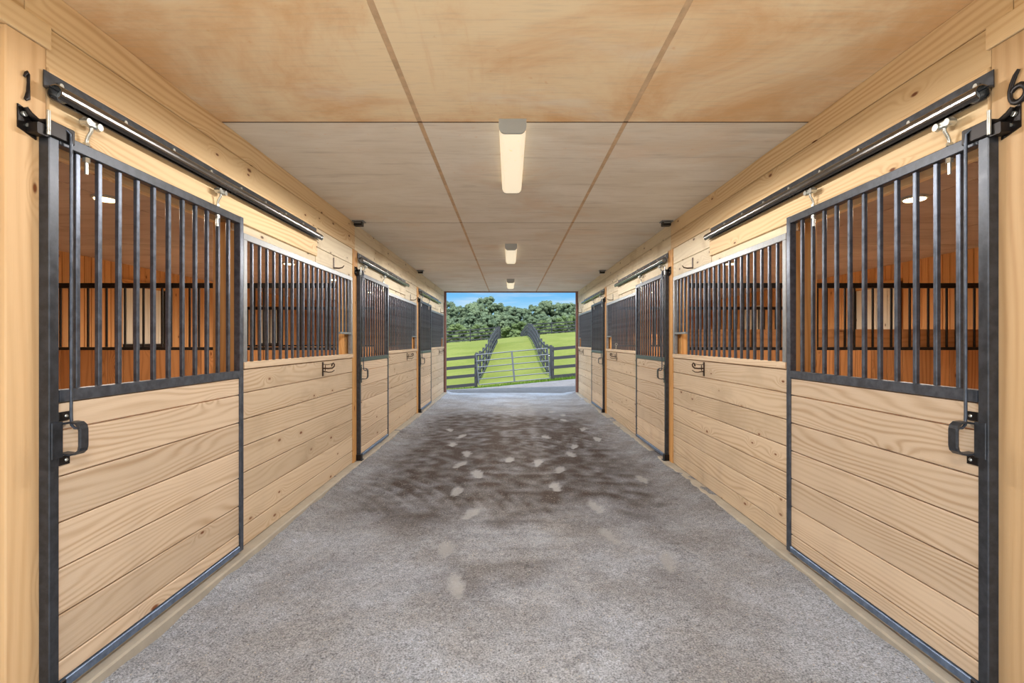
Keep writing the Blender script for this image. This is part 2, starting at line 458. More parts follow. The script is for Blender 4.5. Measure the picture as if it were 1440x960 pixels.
PLZ = [0.195, 0.366, 0.537, 0.708, 0.879, 1.05]
for s in (-1, 1):
    sd = SIDE[s]
    # header boards over stall fronts and doors
    mb = MB(); gy = MB()
    for k in range(-1, 3):
        ya = max(YNEAR, PY0+0.07+P*k); yb = PY0+0.07+P*(k+1)
        if k == 2: yb = YEND
        t = gy if k > 0 else mb
        bx(t, s, -0.035, 0.000, ya+0.002, yb-0.002, 2.542, CEIL, 'y', c=0.003)
        bx(t, s, -0.035, 0.000, (ya if k > 0 else PY1)+0.004, yb-0.002, 2.387, 2.538, 'y', c=0.003) if k >= 0 else None
    for k in range(3):
        o = P*k
        t = gy
        # recessed boards over the fixed front, and the two courses past the end of the track board
        bx(t, s, -0.035, -0.008, 3.04+o, 4.27+o, 2.076, 2.384, 'y', c=0.002)
        bx(t, s, -0.035, -0.003, 4.272+o, 5.262+o, 2.217, 2.384, 'y', c=0.003)
        bx(t, s, -0.035, -0.003, 4.272+o, 5.262+o, 2.076, 2.213, 'y', c=0.003)
        # track board
        bx(mb if k == 0 else gy, s, -0.030, 0.012, 1.785+o, 4.268+o, 2.13, 2.384, 'y', c=0.003)
        # inner header over the door
        bx(mb, s, -0.175, -0.135, 1.785+o, 5.26+o, 2.13, SCEIL+0.02, 'y', c=0.003)
        bx(mb, s, -0.10, -0.05, 1.785+o, 5.26+o, 2.16, SCEIL+0.1, 'y', c=0.003)
    for z in [0.06+0.171*i for i in range(14)]:      # boarding in front of the first post
        bx(mb, s, -0.03, -0.012, YNEAR, PY0-0.002, z, min(z+0.168, 2.45), 'y', c=0.003)
    struct(mb.build('wall_%s' % sd, M['header']))
    struct(gy.build('wall_%s_upper' % sd, M['greyish']))
    # concrete curb
    cb = MB(); bx(cb, s, -0.17, 0.075, YNEAR, YEND+0.05, -0.2, 0.062, 'y', c=0.008)
    struct(cb.build('baseboard_%s' % sd, M['concrete']))
    # outer wall of the stalls: grooved siding
    ow = MB(); y = PY0
    while y < YEND:
        xa, xb = sorted((s*XB, s*(XB+0.02)))
        inside_door = [(6.62+P*i, 7.54+P*i) for i in (-1, 0, 1)]
        y1 = min(y+0.101, YEND)
        if not any(a < y+0.05 < b for a, b in inside_door):
            ow.bar((xa, y, 0), (xb, y1-0.008, SCEIL), 'z', c=0.004)
        else:
            ow.bar((xa, y, 2.2), (xb, y1-0.008, SCEIL), 'z', c=0.004)
        y += 0.101
    xa, xb = sorted((s*(XB+0.012), s*(XB+0.06)))
    ow.bar((xa, PY0, 0), (xb, YEND, SCEIL+0.2), 'y', tone=0.0)
    struct(ow.build('wall_outer_%s' % sd, M['siding']))
    # stall ceilings, floors
    sc = MB()
    ysm = [PY0, 2.9, 5.35, 7.79, 10.2, YEND]
    xm = [W[s]+0.1, W[s]+1.3, W[s]+2.5, XB+0.05]
    for a in range(5):
        for b_ in range(3):
            xa, xb = sorted((s*(xm[b_]+0.004), s*(xm[b_+1]-0.004)))
            sc.bar((xa, ysm[a]+0.006, SCEIL), (xb, ysm[a+1]-0.006, SCEIL+0.02), 'x', tone=random.uniform(0, 0.6))
    struct(sc.build('ceiling_%s' % sd, M['stallply']))
    xa, xb = sorted((s*(W[s]+0.1), s*(XB+0.05)))
    struct(MB().bar((xa, PY0, SCEIL+0.014), (xb, YEND, SCEIL+0.06), 'y').build('ceiling_%s_backing' % sd, M['gap']))
    xa, xb = sorted((s*(W[s]+0.16), s*(XB+0.02)))
    struct(MB().bar((xa, PY0, -0.1), (xb, YEND, 0.03), 'y').build('floor_%s' % sd, M['bouncefloor']))
    # gable walls closing the stalls at either end
    for nm, ya, yb in (('near', PY0-0.04, PY0+0.04), ('far', YEND-0.02, YEND+0.06)):
        w = MB(); xx = W[s]+(0.15 if nm == 'near' else 0.02)
        while xx < XB:
            xa, xb = sorted((s*xx, s*min(xx+0.166, XB+0.06)))
            w.bar((xa, ya, 0), (xb, yb, CEIL+0.05), 'z', c=0.003); xx += 0.168
        struct(w.build('wall_%s_%s' % (nm, sd), M['stallwood']))
    # pale double-leaf stable doors in the outer wall
    for i in (-1, 0, 1):
        a, b_ = 6.64+P*i, 7.52+P*i
        fr = MB()
        for (y0, y1, z0, z1, ax) in ((a-0.06, a, 0.05, 2.2, 'z'), (b_, b_+0.06, 0.05, 2.2, 'z'), (a-0.06, b_+0.06, 2.16, 2.24, 'y')):
            xa, xb = sorted((s*(XB-0.03), s*(XB+0.02))); fr.bar((xa, y0, z0), (xb, y1, z1), ax, c=0.003)
        dn = 'door_%d' % ((i+2)+(3 if s > 0 else 0))
        d = struct(fr.build(dn, M['jamb']))
        for nm, z0, z1 in (('lower_leaf', 0.06, 1.30), ('upper_leaf', 1.34, 2.15)):
            lf = MB(); y = a+0.005
            while y < b_-0.01:
                xa, xb = sorted((s*(XB-0.005), s*(XB+0.01))); lf.bar((xa, y, z0), (xb, min(y+0.1, b_-0.005)-0.004, z1), 'z', c=0.003); y += 0.1
            lo = lf.build(nm, M['paleboard'], d, origin=d.location)
        ed = MB(); xa, xb = sorted((s*(XB-0.03), s*(XB-0.006)))
        ed.bar((xa, b_-0.07, 0.06), (xb, b_-0.035, 2.15), 'z', c=0.003)
        ed.bar((xa, a, 1.295), (xb, b_-0.07, 1.345), 'y', c=0.003)
        ed.build('steel_edge', M['darkbar'], d, origin=d.location)

# far end opening: steel trim
for k, (s, xa, xb) in enumerate(((-1, -1.705, -1.655), (1, 1.715, 1.768))):
    t = MB().bar((xa, YEND-0.02, 0.03), (xb, YEND+0.06, 2.68), 'z', c=0.004)
    struct(t.build('trim_%d' % (k+3), M['redtrim']))
    t = MB().bar((xa-(0.05 if s < 0 else 0)+0.0, YEND+0.061, 0.03), (xb+(0.05 if s > 0 else 0), YEND+0.09, 2.72), 'z', c=0.004)
    struct(t.build('trim_%d' % (k+5), M['black']))
t = MB().bar((-1.76, YEND+0.0, 2.655), (1.82, YEND+0.09, 2.80), 'x', c=0.004)
struct(t.build('trim_7', M['redtrim']))
# wall above the far opening and roof line, outside
struct(MB().bar((-5.4, YEND+0.03, 2.70), (5.4, YEND+0.08, 3.4), 'x').build('wall_far', M['paleboard']))

# ------------------------------------------------------------------ posts
POSTL = {
    (-1, 0): 'broad timber post with the black number 1 at the left edge',
    (-1, 1): 'orange timber post between the first and second stalls on the left',
    (-1, 2): 'orange timber post between the second and third stalls on the left',
    (1, 0): 'broad timber post with the black number 6 at the right edge',
    (1, 1): 'orange timber post between the first and second stalls on the right',
    (1, 2): 'orange timber post between the second and third stalls on the right'}
for s in (-1, 1):
    for k in range(3):
        mb = MB((sx(s, -0.07), PY0+0.07+P*k, 0.06))
        bx(mb, s, -0.14, 0.006, PY0+P*k, PY1+P*k, 0.062, 2.384 if k else 2.449, 'z', c=0.004)
        tag(mb.build('timber_post', M['post'] if k == 0 else M['jamb']), POSTL[s, k], 'post', 'timber posts of the stall fronts')
# short board covering the top of each near post
for s in (-1, 1):
    mb = MB((sx(s, 0), 1.2, 2.45)); bx(mb, s, -0.03, 0.014, YNEAR+0.05, 1.79, 2.452, 2.538, 'y', c=0.002)
    tag(mb.build('cover_board', M['header']), 'short orange board crossing the top of the number %d post' % (1 if s < 0 else 6), 'board', 'boards over the front posts')

# ------------------------------------------------------------------ sliding doors
def make_door(s):
    R0 = (sx(s, 0.022), 2.39, 0.085)
    n = 1 if s < 0 else 6
    root = empty('sliding_stall_door', R0, '', 'door', 'sliding stall doors')
    d0, d1 = 0.004, 0.044
    def part(name, m, fn):
        mb = MB(R0); fn(mb); return mb.build(name, m, root)
    part('stile', M['black'], lambda m: bx(m, s, d0, d1, 1.75, 1.79, 0.085, 2.15, 'z', c=0.003))
    part('stile', M['bars'], lambda m: bx(m, s, d0, d1, 2.99, 3.03, 0.085, 2.15, 'z', c=0.003))
    part('rail', M['black'], lambda m: bx(m, s, d0, d1, 1.791, 2.989, 2.106, 2.15, 'y', c=0.003))
    part('rail', M['bars'], lambda m: bx(m, s, d0, d1, 1.791, 2.989, 1.155, 1.20, 'y', c=0.003))
    part('rail', M['bluesteel'], lambda m: bx(m, s, d0, d1, 1.791, 2.989, 0.085, 0.12, 'y', c=0.003))
    def boards(m):
        zs = [0.121]+PLZ+[1.154]
        for a, b in zip(zs, zs[1:]):
            bx(m, s, 0.010, 0.036, 1.792, 2.988, a+0.0028, b-0.0028, 'y', c=0.003)
    part('board_panel', M['pine'], boards)
    b0 = part('bar', M['bars'], lambda m: bx(m, s, 0.014, 0.032, 1.874, 1.892, 1.201, 2.105, 'z', c=0.002))
    for k in range(1, 11): rep(b0, (0, 0.1013*k, 0))
    # latch housing on the head of the front stile
    def housing(m):
        bx(m, s, d0-0.002, d1+0.012, 1.742, 1.84, 2.12, 2.178, 'y', c=0.004)
    hs = part('latch_housing', M['iron'], housing)
    def stud(m): m.cyl((sx(s, d1+0.012), 1.735, 2.118), (sx(s, d1+0.012), 1.735, 2.205), 0.0065, 12)
    part('stud', M['zinc'], stud).parent = hs
    # latch rod running down to the handle
    def rod(m):
        d = d1+0.018; y = 1.818
        m.tube([(sx(s, d-0.02), y-0.03, 2.155), (sx(s, d-0.008), y-0.012, 2.168), (sx(s, d), y, 2.155), (sx(s, d), y, 2.12), (sx(s, d), y, 1.10), (sx(s, d+0.002), y, 1.068),
                (sx(s, d+0.012), y+0.001, 1.056), (sx(s, d+0.034), y+0.002, 1.055)], 0.0055, 8)
    part('latch_rod', M['bars'], rod)
    # strap handle
    def handle2(m):
        yc0, yc1 = 1.796, 1.832
        path = [(0.037, 1.078), (0.075, 1.083), (0.098, 1.080), (0.111, 1.068), (0.115, 1.05), (0.115, 0.99), (0.111, 0.972), (0.098, 0.960), (0.075, 0.956), (0.037, 0.960)]
        inner = [(0.037, 1.071), (0.075, 1.076), (0.094, 1.073), (0.104, 1.063), (0.107, 1.048), (0.107, 0.992), (0.104, 0.977), (0.094, 0.967), (0.075, 0.963), (0.037, 0.967)]
        for i in range(len(path)-1):
            q = [path[i], path[i+1], inner[i+1], inner[i]]
            prof = [(z, sx(s, d)) for d, z in q]        # axis y: cross axes are z, x
            m.prism(prof, yc0, yc1, 'y')
    hd = part('handle', M['black'], handle2)
    part('base_plate', M['black'], lambda m: bx(m, s, 0.0442, 0.050, 1.754, 1.80, 0.952, 1.084, 'z', c=0.003)).parent = hd
    def tab(m):
        bx(m, s, 0.037, 0.0405, 1.793, 1.838, 1.085, 1.118, 'z', c=0.002)
    def tab2(m):
        bx(m, s, 0.037, 0.0405, 1.793, 1.838, 0.920, 0.953, 'z', c=0.002)
    part('mounting_tab', M['iron'], tab).parent = hd
    part('mounting_tab', M['iron'], tab2).parent = hd
    for z in (1.101, 0.937):
        part('screw', M['zinc'], lambda m: m.cyl((sx(s, 0.040), 1.822, z), (sx(s, 0.0445), 1.822, z), 0.007, 12, 0.004)).parent = hd
    # grip cover
    def grip(m): bx(m, s, 0.1065, 0.1165, 1.7945, 1.8335, 0.984, 1.056, 'z', c=0.004)
    part('grip', M['black'], grip).parent = hd
    # roller hangers
    def carriage(m):
        bx(m, s, 0.040, 0.060, 1.885, 1.955, 2.222, 2.252, 'y', c=0.006)
        for y in (1.895, 1.945):
            m.cyl((sx(s, 0.034), y, 2.236), (sx(s, 0.066), y, 2.236), 0.014, 12)
    h = part('roller_hanger', M['zinc'], carriage)
    def bolt(m):
        m.tube([(sx(s, 0.049), 1.92, 2.236), (sx(s, 0.049), 1.92, 2.21), (sx(s, 0.036), 1.92, 2.19), (sx(s, 0.030), 1.92, 2.17), (sx(s, 0.030), 1.92, 2.04)], 0.0065, 10)
    part('bolt', M['zinc'], bolt).parent = h
    for z0, z1, r in ((2.086, 2.104, 0.013), (2.152, 2.164, 0.012)):
        part('nut', M['zinc'], lambda m: m.prism([(sx(s, 0.030)+r*math.cos(a*PI/3), 1.92+r*math.sin(a*PI/3)) for a in range(6)], z0, z1, 'z')).parent = h
    rep(h, (0, 0.86, 0))
    return root
def door_label(s, k):
    n = 1 if s < 0 else 6
    return ['open-barred sliding stall door with tan boards beside the post numbered %d' % n,
            'barred sliding stall door on the %s wall, second along from the number %d post' % (SIDE[s], n),
            'barred sliding stall door on the %s wall, last before the far opening' % SIDE[s]][k]

def make_track(s):
    R0 = (sx(s, 0.03), 2.99, 2.30)
    root = empty('door_track', R0, '', 'track', 'sliding door tracks')
    cx, cz, r, th = sx(s, 0.049), 2.287, 0.029, 0.004
    # C-shaped tube with a slot underneath
    outer = []; inner = []
    for k in range(21):
        a = math.radians(-62+k*304/20)
        outer.append((cz+r*math.sin(a), cx+r*math.cos(a))); inner.append((cz+(r-th)*math.sin(a), cx+(r-th)*math.cos(a)))
    mb = MB(R0); mb.prism(outer+inner[::-1], 1.765, 4.24, 'y', smooth=False); tube = mb.build('track_tube', M['track'], root)
    mb = MB(R0); bx(mb, s, 0.012, 0.016, 1.76, 4.24, 2.305, 2.366, 'y'); bx(mb, s, 0.012, 0.034, 1.76, 4.24, 2.303, 2.309, 'y')
    mb.build('mounting_flange', M['black'], root)
    mb = MB(R0); mb.cyl((cx, 1.80, cz), (cx, 1.806, cz), r-th-0.0005, 20); mb.build('end_plug', M['galv'], root)
    mb = MB(R0); y = 1.82
    mb.cyl((sx(s, 0.016), y, 2.336), (sx(s, 0.026), y, 2.336), 0.0095, 8)
    b = mb.build('bolt', M['zinc'], root)
    for k in range(1, 8): rep(b, (0, 0.305*k, 0))
    return root

def make_front(s):
    R0 = (sx(s, -0.02), 4.18, 0.062)
    root = empty('stall_screen', R0, '', 'stall screen', 'fixed barred stall screens')
    def part(name, m, fn):
        mb = MB(R0); fn(mb); return mb.build(name, m, root)
    zs = [0.064]+PLZ+[1.203]
    def boards(m):
        for a, b in zip(zs, zs[1:]):
            bx(m, s, -0.04, -0.004, 3.101, 5.262, a+0.003, b-0.003, 'y', c=0.003)
    part('board_panel', M['knotty'], boards)
    part('sill', M['knotty'], lambda m: bx(m, s, -0.05, 0.010, 3.10, 5.25, 1.205, 1.247, 'y', c=0.003))
    def frame(m):
        bx(m, s, -0.03, 0.006, 3.10, 5.245, 2.032, 2.074, 'y', c=0.002)
        bx(m, s, -0.03, 0.006, 3.10, 3.142, 1.248, 2.031, 'z', c=0.002)
        bx(m, s, -0.03, 0.006, 5.203, 5.245, 1.248, 2.031, 'z', c=0.002)
    part('grille_frame', M['galv'], frame)
    b0 = part('bar', M['bars'], lambda m: bx(m, s, -0.022, -0.004, 3.221, 3.239, 1.248, 2.031, 'z', c=0.002))
    k = 1
    while 3.23+0.1006*k < 4.88:
        rep(b0, (0, 0.1006*k, 0)); k += 1
    y0 = 3.23+0.1006*k
    b1 = part('bar', M['bars'], lambda m: bx(m, s, -0.022, -0.004, y0-0.009, y0+0.009, 1.478, 2.031, 'z', c=0.002))
    for j in (1, 2): rep(b1, (0, 0.1006*j, 0))
    part('feed_opening_rail', M['galv'], lambda m: bx(m, s, -0.03, 0.004, 4.875, 5.202, 1.457, 1.477, 'y', c=0.002))
    part('jamb', M['jamb'], lambda m: (bx(m, s, -0.075, 0.0, 3.05, 3.098, 0.064, 2.074, 'z', c=0.003), bx(m, s, -0.165, -0.077, 3.055, 3.098, 0.064, 2.13, 'z', c=0.003)))
    part('end_stud', M['jamb'], lambda m: bx(m, s, -0.14, -0.051, 5.15, 5.262, 0.064, 2.074, 'z', c=0.003))
    return root

def make_bridle(s):            # folding bracket on the boards
    R0 = (sx(s, 0.0), 4.43, 1.07)
    root = empty('bridle_bracket', R0, '', 'bracket', 'bridle brackets on the board walls')
    mb = MB(R0); bx(mb, s, -0.005, 0.002, 4.416, 4.444, 1.065, 1.192, 'z', c=0.002); mb.build('back_plate', M['rust'], root)
    mb = MB(R0)
    mb.tube([(sx(s, 0.0), 4.43, 1.135), (sx(s, 0.05), 4.43, 1.134), (sx(s, 0.085), 4.43, 1.138), (sx(s, 0.10), 4.43, 1.152), (sx(s, 0.104), 4.43, 1.17), (sx(s, 0.094), 4.43, 1.183), (sx(s, 0.080), 4.44, 1.176), (sx(s, 0.072), 4.45, 1.155)], 0.0065, 8)
    mb.build('upper_hook', M['rust'], root)
    mb = MB(R0)
    mb.tube([(sx(s, 0.0), 4.43, 1.108), (sx(s, 0.05), 4.43, 1.10), (sx(s, 0.08), 4.43, 1.102), (sx(s, 0.105), 4.43, 1.118)], [0.005, 0.0045, 0.004, 0.003], 8)
    mb.build('lower_prong', M['rust'], root)
    mb = MB(R0)
    mb.tube([(sx(s, 0.02), 4.43, 1.113), (sx(s, 0.021), 4.43, 1.165)], 0.004, 8)
    mb.tube([(sx(s, 0.0), 4.43, 1.172), (sx(s, 0.04), 4.43, 1.168), (sx(s, 0.082), 4.43, 1.176)], 0.0028, 8)
    mb.build('brace', M['rust'], root)
    return root
def make_hook(s):
    R0 = (sx(s, -0.003), 4.70, 2.08)
    root = empty('tack_hook', R0, '', 'hook', 'tack hooks above the grilles')
    mb = MB(R0); bx(mb, s, -0.003, 0.003, 4.688, 4.712, 2.085, 2.19, 'z', c=0.002)
    mb.build('back_plate', M['rust'], root)
    mb = MB(R0); mb.tube([(sx(s, 0.0), 4.70, 2.092), (sx(s, 0.05), 4.70, 2.088), (sx(s, 0.085), 4.70, 2.096), (sx(s, 0.10), 4.70, 2.115)], [0.007, 0.007, 0.006, 0.004], 8)
    mb.build('arm', M['rust'], root)
    return root
def make_guide(s):
    R0 = (sx(s, 0.03), 1.77, 0.062)
    root = empty('floor_guide', R0, '', 'door guide', 'floor guides under the sliding doors')
    mb = MB(R0); bx(mb, s, 0.048, 0.056, 1.735, 1.805, 0.062, 0.128, 'y', c=0.003); bx(mb, s, 0.000, 0.056, 1.735, 1.747, 0.062, 0.128, 'z', c=0.003)
    mb.build('upright_plate', M['iron'], root)
    mb = MB(R0); bx(mb, s, 0.0, 0.072, 1.735, 1.81, 0.060, 0.068, 'y', c=0.002); mb.build('foot_plate', M['iron'], root)
    return root
def make_keeper(s):            # gravity latch keeper on the post
    R0 = (sx(s, 0.006), 1.71, 2.10)
    root = empty('latch_keeper', R0, '', 'latch keeper', 'latch keepers on the posts')
    mb = MB(R0); prof = [(2.10, 1.738), (2.185, 1.738), (2.200, 1.672), (2.120, 1.672)]
    pr = [(y, z) for z, y in prof]
    xa, xb = sorted((sx(s, 0.006), sx(s, 0.011))); mb.prism(pr, xa, xb, 'x'); mb.build('plate', M['iron'], root)
    for y, z in ((1.690, 2.172), (1.706, 2.138)):
        mb = MB(R0); mb.cyl((sx(s, 0.011), y, z), (sx(s, 0.018), y, z), 0.009, 10); mb.build('bolt', M['zinc'], root)
    mb = MB(R0); bx(mb, s, 0.008, 0.05, 1.70, 1.741, 2.112, 2.152, 'x', c=0.004); mb.build('catch', M['iron'], root)
    mb = MB(R0); mb.tube([(sx(s, 0.03), 1.742, 2.165), (sx(s, 0.028), 1.720, 2.163), (sx(s, 0.022), 1.70, 2.178), (sx(s, 0.02), 1.688, 2.194)], [0.014, 0.014, 0.013, 0.010], 8, flat=0.6); mb.build('lever', M['iron'], root)
    return root

for s in (-1, 1):
    n = 1 if s < 0 else 6; sd = SIDE[s]; other = 'far opening'
    mk = dict(door=make_door(s), track=make_track(s), front=make_front(s), bridle=make_bridle(s), hook=make_hook(s), guide=make_guide(s), keeper=make_keeper(s))
    wh = ['nearest the camera', 'between the second and third timber posts', 'beside the far opening']
    L = dict(
        door=[door_label(s, k) for k in range(3)],
        track=['black steel door track with bolted flange, %s wall, ending beside the iron %d' % (sd, n), 'steel door track on the %s wall, over the second sliding door' % sd, 'steel door track on the %s wall, over the last sliding door' % sd],
        front=['fixed stall screen of tan boards and bars, %s side, beside the number %d door' % (sd, n), 'fixed stall screen on the %s, between second sliding door and last post' % sd, 'fixed stall screen on the %s, hard against the far opening' % sd],
        bridle=['brown iron bridle bracket on the %s boards below the nearest fixed grille' % sd, 'brown iron bridle bracket on the %s boards below the second fixed grille' % sd, 'small brown bridle bracket on the %s boards beside the far opening' % sd],
        hook=['brown L-shaped tack hook above the nearest fixed grille on the %s' % sd, 'brown L-shaped tack hook above the second fixed grille on the %s' % sd, 'small brown tack hook above the last fixed grille on the %s' % sd],
        guide=['black floor guide at the foot of the %s door beside post number %d' % (sd, n), 'black floor guide at the foot of the second sliding door on the %s' % sd, 'black floor guide at the foot of the last sliding door on the %s' % sd],
        keeper=['black latch keeper with lever, bolted to the post numbered %d' % n, 'black latch keeper on the %s post before the second sliding door' % sd, 'small black latch keeper on the %s post before the last sliding door' % sd])
    for key, root in mk.items():
        root['label'] = L[key][0]
        for k in (1, 2):
            copy_tree(root, (root.location[0], root.location[1]+P*k, root.location[2]), L[key][k])

# ------------------------------------------------------------------ iron numerals
def numeral(s, n):
    x = sx(s, 0.012)
    if n == 1:
        y, zb = 1.702, 2.225
        R0 = (x, y, zb); mb = MB(R0)
        mb.tube([(x, y-0.010, zb+0.078), (x, y-0.004, zb+0.092), (x, y+0.002, zb+0.099), (x, y+0.005, zb+0.094), (x, y+0.005, zb+0.06), (x, y+0.004, zb+0.03), (x, y+0.002, zb+0.010), (x, y-0.006, zb+0.0)],
                [0.004, 0.006, 0.0065, 0.006, 0.0055, 0.007, 0.010, 0.006], 10, flat=0.55)
        o = mb.build('iron_numeral', M['iron']); tag(o, 'black forged iron numeral 1 nailed to the left post', 'house number', 'iron stall numerals')
    else:
        y, zb = 1.678, 2.208
        R0 = (x, y, zb); mb = MB(R0); pts = []; rs = []
        # for a viewer looking from the aisle, increasing y runs to the viewer's left
        stem = [(-0.002, 0.112, 0.006), (0.010, 0.096, 0.0085), (0.021, 0.072, 0.009), (0.027, 0.050, 0.009), (0.027, 0.030, 0.009)]
        for a, b, r in stem: pts.append((x, y+a, zb+b)); rs.append(r)
        for k in range(13):
            t = math.radians(200+k*26); pts.append((x, y-0.001-0.027*math.cos(t)*-1*-1, zb+0.028+0.028*math.sin(t))); rs.append(0.0085+0.003*math.sin(k/12*PI)-(0.002 if k == 12 else 0))
        mb.tube(pts, rs, 10, flat=0.55, up=(1, 0, 0))
        o = mb.build('iron_numeral', M['iron']); tag(o, 'black forged iron numeral 6 nailed to the right post', 'house number', 'iron stall numerals')
numeral(-1, 1); numeral(1, 6)

def make_clip():
    x, y, z = sx(1, 0.004), 8.0, 1.345
    R0 = (x, y, z); root = empty('snap_clip', R0, 'small silver snap clip hanging from the second fixed grille on the right', 'clip')
    mb = MB(R0); mb.tube([(x-0.012+0.016*math.cos(a*PI/6), y, z-0.012+0.02*math.sin(a*PI/6)) for a in range(13)], 0.004, 8); mb.build('ring', M['zinc'], root)
    mb = MB(R0); mb.tube([(x-0.014, y, z-0.03), (x-0.014, y, z-0.075), (x-0.014, y+0.012, z-0.088), (x-0.014, y+0.022, z-0.075), (x-0.014, y+0.018, z-0.055)], [0.007, 0.006, 0.005, 0.004, 0.004], 8); mb.build('hook', M['zinc'], root)
make_clip()

# ------------------------------------------------------------------ stall dividers
def make_divider(s, k):
    yc = PY0+0.0725+P*k
    x0, x1 = W[s]+0.14, XB-0.005
    R0 = (s*(x0+x1)/2, yc, 0.03)
    root = empty('stall_divider', R0, '', 'stall divider', 'barred stall dividers')
    def part(name, m, fn):
        mb = MB(R0); fn(mb); return mb.build(name, m, root)
    def X(a, b): return sorted((s*a, s*b))
    def boards(m):
        x = x0
        while x < x1-0.02:
            a, b = X(x, min(x+0.171, x1)); m.bar((a+0.003, yc-0.02, 0.03), (b-0.003, yc+0.02, 1.285), 'z', c=0.004); x += 0.171
    part('board_panel', M['stallwood'], boards)
    a, b = X(x0, x1)
    part('rail', M['darkbar'], lambda m: m.bar((a, yc-0.022, 1.286), (b, yc+0.022, 1.318), 'x', c=0.003))
    part('rail', M['darkbar'], lambda m: m.bar((a, yc-0.022, 1.966), (b, yc+0.022, 2.02), 'x', c=0.003))
    xs = x0+0.05
    p = part('bar', M['darkbar'], lambda m: m.bar((s*xs-0.009, yc-0.009, 1.319), (s*xs+0.009, yc+0.009, 1.965), 'z', c=0.002))
    i = 1
    while xs+0.1015*i < x1-0.03:
        rep(p, (s*0.1015*i, 0, 0)); i += 1
    if s > 0:
        part('kick_board', M['stallwood'], lambda m: m.bar((a, yc+0.024, 1.29), (b, yc+0.05, 1.515), 'x', c=0.003))
    nm = ['first and second', 'second and third'][k-1]
    root['label'] = 'black-barred wooden divider between the %s stalls on the %s' % (nm, SIDE[s])
for s in (-1, 1):
    for k in (1, 2): make_divider(s, k)

# ------------------------------------------------------------------ lights
LX = 0.016
def make_fixture():
    R0 = (LX, 3.41, CEIL)
    root = empty('ceiling_light', R0, '', 'ceiling light', 'wraparound ceiling lights down the aisle')
    hw, h = 0.079, 0.083
    def prof(w, hh):
        pts = [(-w, 0)]
        for k in range(7):
            t = PI+k*PI/2/6; pts.append((-w+0.035+0.035*math.cos(t), -hh+0.045+0.045*math.sin(t)))
        for k in range(7):
            t = 1.5*PI+k*PI/2/6; pts.append((w-0.035+0.035*math.cos(t), -hh+0.045+0.045*math.sin(t)))
        pts.append((w, 0)); return pts
    P1 = [(CEIL+b, LX+a) for a, b in prof(hw, h)]
    P2 = [(CEIL+b, LX+a) for a, b in prof(hw+0.002, h+0.002)]
    mb = MB(R0); mb.prism([(z, x) for z, x in P1], 2.85, 3.985, 'y'); mb.build('lens', M['lens'], root)
    mb = MB(R0); mb.prism([(z, x) for z, x in P2], 2.835, 2.85, 'y'); c = mb.build('end_cap', M['greycap'], root)
    rep(c, (0, 1.15, 0))
    mb = MB(R0); mb.bar((LX-0.06, 2.84, CEIL-0.001), (LX+0.06, 3.99, CEIL+0.004), 'y'); mb.build('housing', M['greycap'], root)
    return root
fx = make_fixture()
fx['label'] = 'white wraparound ceiling light with grey end cap, largest and nearest overhead'
copy_tree(fx, (LX, 3.41+P, CEIL), 'small white ceiling light halfway down the aisle')
copy_tree(fx, (LX, 3.41+2*P, CEIL), 'smallest white ceiling light just inside the far opening')

def make_puck():
    R0 = (0, 0, SCEIL)
    root = empty('ceiling_puck_light', R0, '', 'ceiling light', 'round lights in the stall ceilings')
    mb = MB(R0); mb.tube([(0, 0, SCEIL+0.004), (0, 0, SCEIL-0.012), (0, 0, SCEIL-0.018)], [0.085, 0.085, 0.078], 28); mb.build('trim_ring', M['greycap'], root)
    mb = MB(R0); mb.tube([(0, 0, SCEIL-0.0175), (0, 0, SCEIL-0.024), (0, 0, SCEIL-0.027)], [0.068, 0.066, 0.05], 28); mb.build('lens', M['puck'], root)
    return root
pk = make_puck()
PUCKS = []
first = True
for s in (-1, 1):
    sd = SIDE[s]
    for k, y in enumerate((3.6, 6.6, 8.3, 10.4)):
        lb = ['glowing round ceiling light inside the nearest stall on the %s' % sd, 'nearer of two round lights inside the second stall on the %s' % sd,
              'round light inside the second stall on the %s, farther one of two' % sd, 'round light inside the last stall on the %s' % sd][k]
        loc = (s*3.0, y, SCEIL); PUCKS.append(loc)
        if first: pk.location = loc; pk['label'] = lb; first = False
        else: copy_tree(pk, loc, lb)

# small boxes at the ceiling corner
def make_box():
    R0 = (-1.63, 5.24, CEIL)
    root = empty('ceiling_outlet', R0, '', 'outlet box', 'small outlet boxes at the ceiling corners')
    mb = MB(R0); mb.bar((-1.69, 5.20, CEIL-0.012), (-1.57, 5.30, CEIL+0.002), 'x', c=0.003); mb.build('cover_plate', M['galv'], root)
    mb = MB(R0); mb.bar((-1.675, 5.21, CEIL-0.055), (-1.59, 5.285, CEIL-0.012), 'x', c=0.006); mb.build('socket_body', M['iron'], root)
    mb = MB(R0); mb.bar((-1.668, 5.205, CEIL-0.03), (-1.597, 5.211, CEIL-0.018), 'x', c=0.002); mb.build('face_strip', M['galv'], root)
    return root
bxo = make_box(); bxo['label'] = 'small dark outlet box on the ceiling above the second left post'
copy_tree(bxo, (-1.63, 5.24+P, CEIL), 'small dark outlet box on the ceiling above the third left post')
copy_tree(bxo, (1.69, 5.24, CEIL), 'small dark outlet box on the ceiling above the second right post')
copy_tree(bxo, (1.69, 5.24+P, CEIL), 'small dark outlet box on the ceiling above the third right post')

